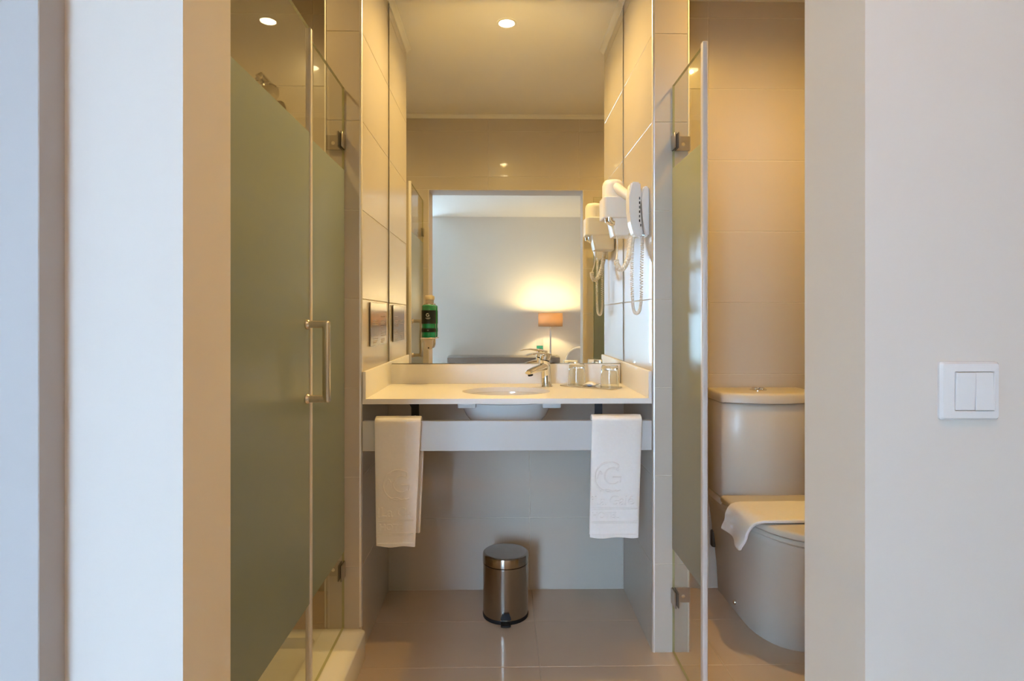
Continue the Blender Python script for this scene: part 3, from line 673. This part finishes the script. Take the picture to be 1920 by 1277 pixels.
hand_towel('hand_towel', -.419, -.267, -.413, -.287, .797, .371, .402, .010, 'white hand towel with raised emblem hanging at left end of board', 3, ('iLa Ga', 'HOTE', .010, .003, .010, 0, .006, .045))
hand_towel('hand_towel', .306, .472, .299, .460, .801, .396, .392, .004, 'white hand towel with raised emblem hanging at right end of board', 11, ('iLa Galé', 'HOTEL', -.016, .002, .004, .010, .004, .044))

# ------------------------------------------------------------------ pedal bin
BXc, BYc = .018, 2.322
t = thing('pedal_bin', (BXc, BYc, 0), 'small polished steel pedal bin on the floor below the vanity', 'bin')
bm = bmesh.new(); lathe(bm, [(.078, 0), (.0860, .001), (.0870, .010), (.0855, .014)], BXc, BYc, 48); obj('base_ring', bm, M['black'], t)
bm = bmesh.new(); lathe(bm, [(.0845, .012), (.0852, .016), (.0852, .196), (.0862, .199), (.0862, .203), (.083, .205)], BXc, BYc, 56); obj('drum', bm, M['steel'], t)
bm = bmesh.new(); lathe(bm, [(.0865, .2065), (.0868, .208), (.0868, .233), (.0855, .2385), (.081, .2415)], BXc, BYc, 56, cap0=True); ld = obj('lid', bm, M['steel'], t)
bm = bmesh.new(); lathe(bm, [(.0812, .2412), (.06, .2440), (.03, .2455), (.0005, .2460)], BXc, BYc, 56, cap0=False, cap1=True); obj('lid_top', bm, M['steel_lid'], ld)
bm = bmesh.new(); pts = [(-.011, .044), (.0125, .044), (.019, .028), (.0190, .023), (-.019, .023), (-.019, .028)]
loft(bm, [[(BXc+x, 2.2385+(z-.044)*.05, z) for x, z in pts], [(BXc+x, 2.232+(z-.044)*.2, z) for x, z in pts]]); obj('pedal_shroud', bm, M['black'], t, sharp=20)
bm = bmesh.new(); box(bm, BXc-.0185, BXc+.0185, 2.208, 2.240, .0055, .013, bev=.003); obj('pedal', bm, M['black'], t)
bm = bmesh.new(); box(bm, BXc-.019, BXc+.019, 2.2295, 2.236, .0185, .0225, bev=.001, seg=1); obj('pedal_plate', bm, M['chrome'], t)
bm = bmesh.new(); box(bm, BXc-.02, BXc+.02, BYc+.082, BYc+.094, .19, .225, bev=.003); obj('hinge', bm, M['black'], t)

# ------------------------------------------------------------------ toilet
TC = 1.052
def dring(w, yb, yf, a, z, n=16, rb=.012, ex=2.2):
    """D-shaped outline: straight back with small corners, super-elliptic front"""
    pts = [(TC-w+rb, yb), (TC-w, yb-rb)]
    for k in range(n+1):
        th = PI*k/n; c, s = math.cos(th), math.sin(th)
        pts.append((TC-w*math.copysign(abs(c)**(2/ex), c), yf+a-a*abs(s)**(2/ex)))
    pts += [(TC+w, yb-rb), (TC+w-rb, yb)]
    return [(x, y, z) for x, y in pts]
t = thing('toilet', (TC, 2.3, 0), 'cream close-coupled toilet with closed lid behind the glass panel', 'toilet')
bm = bmesh.new()
loft(bm, [dring(.148, 2.525, 2.038, .215, 0), dring(.150, 2.525, 2.033, .218, .02), dring(.154, 2.525, 2.015, .225, .10), dring(.165, 2.525, 1.980, .24, .20), dring(.178, 2.525, 1.935, .26, .30), dring(.188, 2.525, 1.902, .27, .375), dring(.190, 2.525, 1.896, .272, .395), dring(.186, 2.525, 1.902, .270, .402)])
pan = obj('pan', bm, M['toilet'], t, sharp=50)
bm = bmesh.new(); tube(bm, [(TC-.150, 2.318, .040), (TC-.156, 2.318, .041), (TC-.160, 2.318, .0415)], [.009, .009, .006], 16); obj('bolt_cap', bm, M['chrome'], pan)
bm = bmesh.new(); box(bm, TC-.178, TC-.10, 2.500, 2.530, .18, .25, bev=.008); obj('pipe_recess_shade', bm, M['rubber_and_shade'], pan)  # solid dark block: the shade inside the pipe notch put into its colour
# raised deck under the cistern
bm = bmesh.new(); loft(bm, [dring(.188, 2.528, 2.345, .02, .395, ex=6), dring(.190, 2.528, 2.345, .02, .424, ex=6)]); obj('deck', bm, M['toilet'], pan)
bm = bmesh.new(); loft(bm, [dring(.198, 2.332, 1.884, .275, .4035, rb=.01), dring(.203, 2.336, 1.879, .278, .407, rb=.01), dring(.203, 2.336, 1.879, .278, .417, rb=.01), dring(.199, 2.333, 1.883, .276, .421, rb=.01)]); seat = obj('seat', bm, M['toilet'], t, sharp=50)
bm = bmesh.new(); loft(bm, [dring(.200, 2.336, 1.880, .277, .4225, rb=.01), dring(.205, 2.340, 1.875, .280, .426, rb=.01), dring(.205, 2.340, 1.875, .280, .440, rb=.01), dring(.201, 2.337, 1.879, .278, .4455, rb=.01), dring(.190, 2.328, 1.890, .270, .4475, rb=.01)]); obj('seat_lid', bm, M['toilet'], t, sharp=50)
def cring(w, yb, yc, bow, z, n=14, r=.007):
    pts = [(TC+w-.004, yb), (TC-w+.004, yb), (TC-w, yb-.004)]
    f = [(TC-w+2*w*k/n, yc-bow*(1-(2*k/n-1)**2)) for k in range(n+1)]
    f[0] = (TC-w, yc+r); f.insert(1, (TC-w+r*.3, yc+r*.25)); f[2] = (TC-w+r, yc-bow*.06)
    f[-1] = (TC+w-r*.3, yc+r*.25); f[-2] = (TC+w-r, yc-bow*.06); f.append((TC+w, yc+r))
    return [(x, y, z) for x, y in pts+f+[(TC+w, yb-.004)]]
bm = bmesh.new(); loft(bm, [cring(.183, 2.528, 2.372, .042, .4255), cring(.186, 2.528, 2.368, .045, .431), cring(.190, 2.528, 2.360, .050, .79), cring(.188, 2.528, 2.364, .049, .7985)]); ci = obj('cistern', bm, M['toilet'], t, sharp=60)
bm = bmesh.new(); loft(bm, [cring(.192, 2.530, 2.358, .050, .8015), cring(.195, 2.530, 2.354, .052, .804), cring(.195, 2.530, 2.354, .052, .832), cring(.191, 2.528, 2.359, .050, .8395), cring(.184, 2.522, 2.368, .046, .8415)]); cl = obj('cistern_lid', bm, M['toilet'], t, sharp=60)
bm = bmesh.new(); lathe(bm, [(.030, .841), (.030, .8445), (.026, .8465), (.010, .847)], 1.034, 2.425, 30, sx=1.1, sy=1.0); bt = obj('flush_plate', bm, M['chrome'], cl)
for s in (-1, 1):
    bm = bmesh.new(); lathe(bm, [(.012, .8465), (.012, .8515), (.009, .853)], 1.034+s*.0135, 2.425, 20, sx=.95, sy=1.3); obj('flush_button', bm, M['chrome'], bt)
# bath mat draped on the lid
t = thing('bath_mat', (1.05, 2.09, .45), 'white terry bath mat draped over the closed toilet lid', 'bath mat')
bm = bmesh.new(); zt = .4475+.0095; xe = .836; nv_ = 18
path = [(1.29-.0, zt-.05), (1.282, zt-.012), (1.265, zt-.002)] + [(1.255-(1.255-.872)*k/20, zt) for k in range(21)] + [(.858, zt-.002), (xe+.008, zt-.008), (xe+.001, zt-.02)] + [(xe-.004*k/9-.002*math.sin(k), zt-.028-.085*k/9) for k in range(10)]
rows = []
for i, (x, z) in enumerate(path):
    q = max(0, (zt-z)/.11) if x < 1 else 0; row = []
    for j in range(nv_+1):
        v = j/nv_; y0 = 1.992+.068*q; y1 = 2.205+.035*q; y = y0+(y1-y0)*v
        wob = .0016*math.sin(v*7+i*.7)+.0012*math.sin(i*.9+v*13)
        zz = z+(abs(wob)*.8 if q == 0 else -.018*q*math.cos(v*PI)*.4); xx = x-(q*.010*math.sin(v*6+1)+.006*q)
        row.append((xx, y+.002*math.sin(i*.5), zz))
    rows.append(row)
R = [[bm.verts.new(p) for p in r_] for r_ in rows]
for a, b in zip(R[:-1], R[1:]):
    for i in range(nv_): bm.faces.new((a[i], a[i+1], b[i+1], b[i]))
o = obj('cloth', bm, M['towel'], t, sharp=180)
md = o.modifiers.new('thick', 'SOLIDIFY'); md.thickness = .011; md.offset = 0
bv = o.modifiers.new('round', 'BEVEL'); bv.width = .004; bv.segments = 3; bv.limit_method = 'ANGLE'; bv.angle_limit = 1.0

# ------------------------------------------------------------------ light switch
t = thing('light_switch', (.6992, YO, 1.022), 'white double rocker light switch on the wall right of the doorway', 'light switch')
bm = bmesh.new(); w0, w1, q0, q1 = .6545, .7440, .9785, 1.0655
def fr_ring(x0, x1, z0, z1, y, r=.004): return [(x, y, z) for x, z in rrect(x0, x1, z0, z1, r, 4)]
loft(bm, [fr_ring(w0, w1, q0, q1, YO-.0003), fr_ring(w0, w1, q0, q1, YO-.004), fr_ring(w0+.003, w1-.003, q0+.003, q1-.003, YO-.0085, .003), fr_ring(.6735, .7345, .9915, 1.0515, YO-.0098, .002), fr_ring(.6745, .7335, .9925, 1.0505, YO-.0088, .002), fr_ring(.6745, .7335, .9925, 1.0505, YO-.003, .002)], cap0=True, cap1=True)
obj('frame', bm, M['switch'], t, sharp=30)
for i, (x0, x1) in enumerate(((.6752, .7047), (.7053, .7328))):
    bm = bmesh.new(); tl = .0022 if i == 0 else -.0014
    rings = [[(x0, YO-.004, .9932), (x1, YO-.004, .9932), (x1, YO-.004, 1.0498), (x0, YO-.004, 1.0498)],
             [(x0, YO-.0095+tl*.6, .9932), (x1, YO-.0095+tl*.6, .9932), (x1, YO-.0095-tl*.6, 1.0498), (x0, YO-.0095-tl*.6, 1.0498)],
             [(x0+.0008, YO-.0105+tl*.6, .9940), (x1-.0008, YO-.0105+tl*.6, .9940), (x1-.0008, YO-.0105-tl*.6, 1.0490), (x0+.0008, YO-.0105-tl*.6, 1.0490)]]
    loft(bm, rings); obj('rocker', bm, M['switch'], t, sharp=25)

# ------------------------------------------------------------------ recessed ceiling downlights
def downlight(x, y, power, label, size=2.9, blend=1.0, ZC=ZC, warm=None):
    t = thing('downlight', (x, y, ZC), label, 'ceiling light', 'recessed ceiling downlights')
    bm = bmesh.new(); n = 36
    prof = [(.045, ZC-.001), (.045, ZC-.004), (.040, ZC-.0055), (.036, ZC-.004), (.035, ZC-.001)]
    lathe(bm, prof, x, y, n, cap0=False, cap1=False); obj('bezel', bm, M['whitetrim'], t)
    bm = bmesh.new(); lathe(bm, [(.034, ZC-.0012), (.034, ZC-.0030), (.030, ZC-.0035)], x, y, 28); obj('lamp', bm, M['bulb'], t)
    l = bpy.data.lights.new('downlight_beam', 'SPOT'); l.energy = power; l.color = warm or WARM; l.spot_size = size; l.spot_blend = blend; l.shadow_soft_size = .007
    lo = bpy.data.objects.new('downlight_beam', l); C.objects.link(lo); lo.parent = t; lo.location = (0, 0, -.011)
downlight(.026, 2.32, SPOT_SINK, 'round recessed downlight in the ceiling above the basin', blend=.9)
downlight(1.02, 1.83, SPOT_WC, 'round recessed downlight in the ceiling above the toilet', warm=(1, .60, .13))
downlight(-1.0, 1.83, SPOT_SHOWER, 'round recessed downlight in the ceiling above the shower')

downlight(.25, .0, SPOT_HALL, 'round recessed downlight in the bedroom ceiling in front of the doorway', ZC=2.43, warm=(1, .52, .22))

# ------------------------------------------------------------------ bedroom furniture seen in the mirror
DZ = .664
t = thing('desk', (.033, -2.5, 0), 'low grey-brown desk with glass top against bedroom wall in mirror', 'desk')
obj('glass_top', B(-.655, .722, -2.73, -2.30, DZ-.008, DZ, bev=.001, seg=1), M['pane'], t)
obj('desk_body', B(-.65, .717, -2.735, -2.31, DZ-.075, DZ-.009, bev=.002, seg=1), M['wood'], t)
for x in (-.63, .66):
    for y in (-2.72, -2.37): obj('leg', B(x, x+.045, y, y+.045, 0, DZ-.075, bev=.002, seg=1), M['wood'], t)
LX, LY = .612, -2.44
t = thing('table_lamp', (LX, LY, DZ), 'lit table lamp with beige drum shade on the desk in mirror', 'lamp')
bm = bmesh.new(); lathe(bm, [(.065, DZ+.0005), (.065, DZ+.010), (.03, DZ+.014)], LX, LY, 30); obj('base', bm, M['chrome'], t)
obj('stem', B(LX-.010, LX+.010, LY-.010, LY+.010, DZ+.01, 1.05, bev=.002, seg=1), M['chrome'], t)
bm = bmesh.new(); lathe(bm, [(.150, 1.030), (.150, 1.197)], LX, LY, 48, cap0=False, cap1=False); sh = obj('shade', bm, M['shade'], t)
md = sh.modifiers.new('thick', 'SOLIDIFY'); md.thickness = .002
bm = bmesh.new(); tube(bm, [(LX, LY, 1.05), (LX, LY, 1.08), (LX, LY, 1.10), (LX, LY, 1.13), (LX, LY, 1.145)], [.012, .014, .028, .028, .012], 20); obj('bulb', bm, M['bulb'], t)
l = bpy.data.lights.new('lamp_glow', 'POINT'); l.energy = LAMP; l.color = (1, .76, .36); l.shadow_soft_size = .03
lo = bpy.data.objects.new('lamp_glow', l); C.objects.link(lo); lo.parent = t; lo.location = (0, -.04, 1.115-DZ)
lo.location = (0, .0, 1.165-DZ)
t = thing('tent_card', (.487, -2.56, DZ), 'small white tent card with green and pink print on the desk', 'card')
bm = bmesh.new(); loft(bm, [[(.442, -2.52, DZ), (.442, -2.521, DZ), (.442, -2.56, DZ+.205), (.442, -2.558, DZ+.205)], [(.532, -2.52, DZ), (.532, -2.521, DZ), (.532, -2.56, DZ+.205), (.532, -2.558, DZ+.205)]])
loft(bm, [[(.442, -2.60, DZ), (.442, -2.601, DZ), (.442, -2.56, DZ+.205), (.442, -2.558, DZ+.205)], [(.532, -2.60, DZ), (.532, -2.601, DZ), (.532, -2.56, DZ+.205), (.532, -2.558, DZ+.205)]])
obj('panel', bm, M['card_white'], t, smooth=False)
def card_patch(nm, x0, x1, z0, z1, m, dy=.0015):
    f = lambda z: -2.52-(z)*.195+dy
    bm = bmesh.new(); loft(bm, [[(x0, f(z0), DZ+z0), (x1, f(z0), DZ+z0), (x1, f(z0)-.001, DZ+z0), (x0, f(z0)-.001, DZ+z0)], [(x0, f(z1), DZ+z1), (x1, f(z1), DZ+z1), (x1, f(z1)-.001, DZ+z1), (x0, f(z1)-.001, DZ+z1)]])
    obj(nm, bm, m, t, smooth=False)
card_patch('print', .447, .527, .02, .125, M['card_green']); card_patch('print', .447, .483, .03, .085, M['card_pink'], .0025)
card_patch('print', .478, .502, .06, .095, M['card_dark'], .0035); card_patch('print', .467, .507, .163, .178, M['card_dark'])
t = thing('tub_chair', (.98, -2.05, 0), 'white rounded shell chair beside the desk, seen in mirror', 'chair')
bm = bmesh.new(); rows = []
for k in range(13):
    a = PI*.08+PI*.84*k/12; row = []
    for j in range(9):
        s = j/8; r = .17+.05*s; z = .43+s*(.34*math.sin(a)**.6+.02); row.append((.98-r*math.cos(a)*1.05, -2.08-(.15+.10*s)*math.sin(a), z))
    rows.append(row)
R = [[bm.verts.new(p) for p in r_] for r_ in rows]
for a, b in zip(R[:-1], R[1:]):
    for i in range(8): bm.faces.new((a[i], a[i+1], b[i+1], b[i]))
o = obj('shell_back', bm, M['plastic'], t, sharp=180); md = o.modifiers.new('thick', 'SOLIDIFY'); md.thickness = .012
bm = bmesh.new(); lathe(bm, [(.18, .405), (.22, .42), (.225, .438), (.20, .447), (.1, .44)], .98, -2.05, 36); obj('seat', bm, M['plastic'], t)
for sx in (-1, 1):
    for sy in (-1, 1):
        bm = bmesh.new(); cyl(bm, (.98+sx*.19, -2.05+sy*.19, 0), (.98+sx*.12, -2.05+sy*.12, .41), .009, .013, 12); obj('leg', bm, M['chrome'], t)
bm = bmesh.new(); rows = []
for k in range(61):
    x = -2.31+.42*k/60; rows.append([(x, -3.22+.03*math.sin(k*.75), z) for z in (.03, 1.2, 2.36)])
R = [[bm.verts.new(p) for p in r_] for r_ in rows]
for a, b in zip(R[:-1], R[1:]):
    for i in range(2): bm.faces.new((a[i], a[i+1], b[i+1], b[i]))
o = obj('window_curtain', bm, M['curtain'], sharp=180, origin=(-2.10, -3.22, .03)); tag(o, 'white gathered curtain drawn aside at the bedroom window', 'curtain')
md = o.modifiers.new('thick', 'SOLIDIFY'); md.thickness = .003
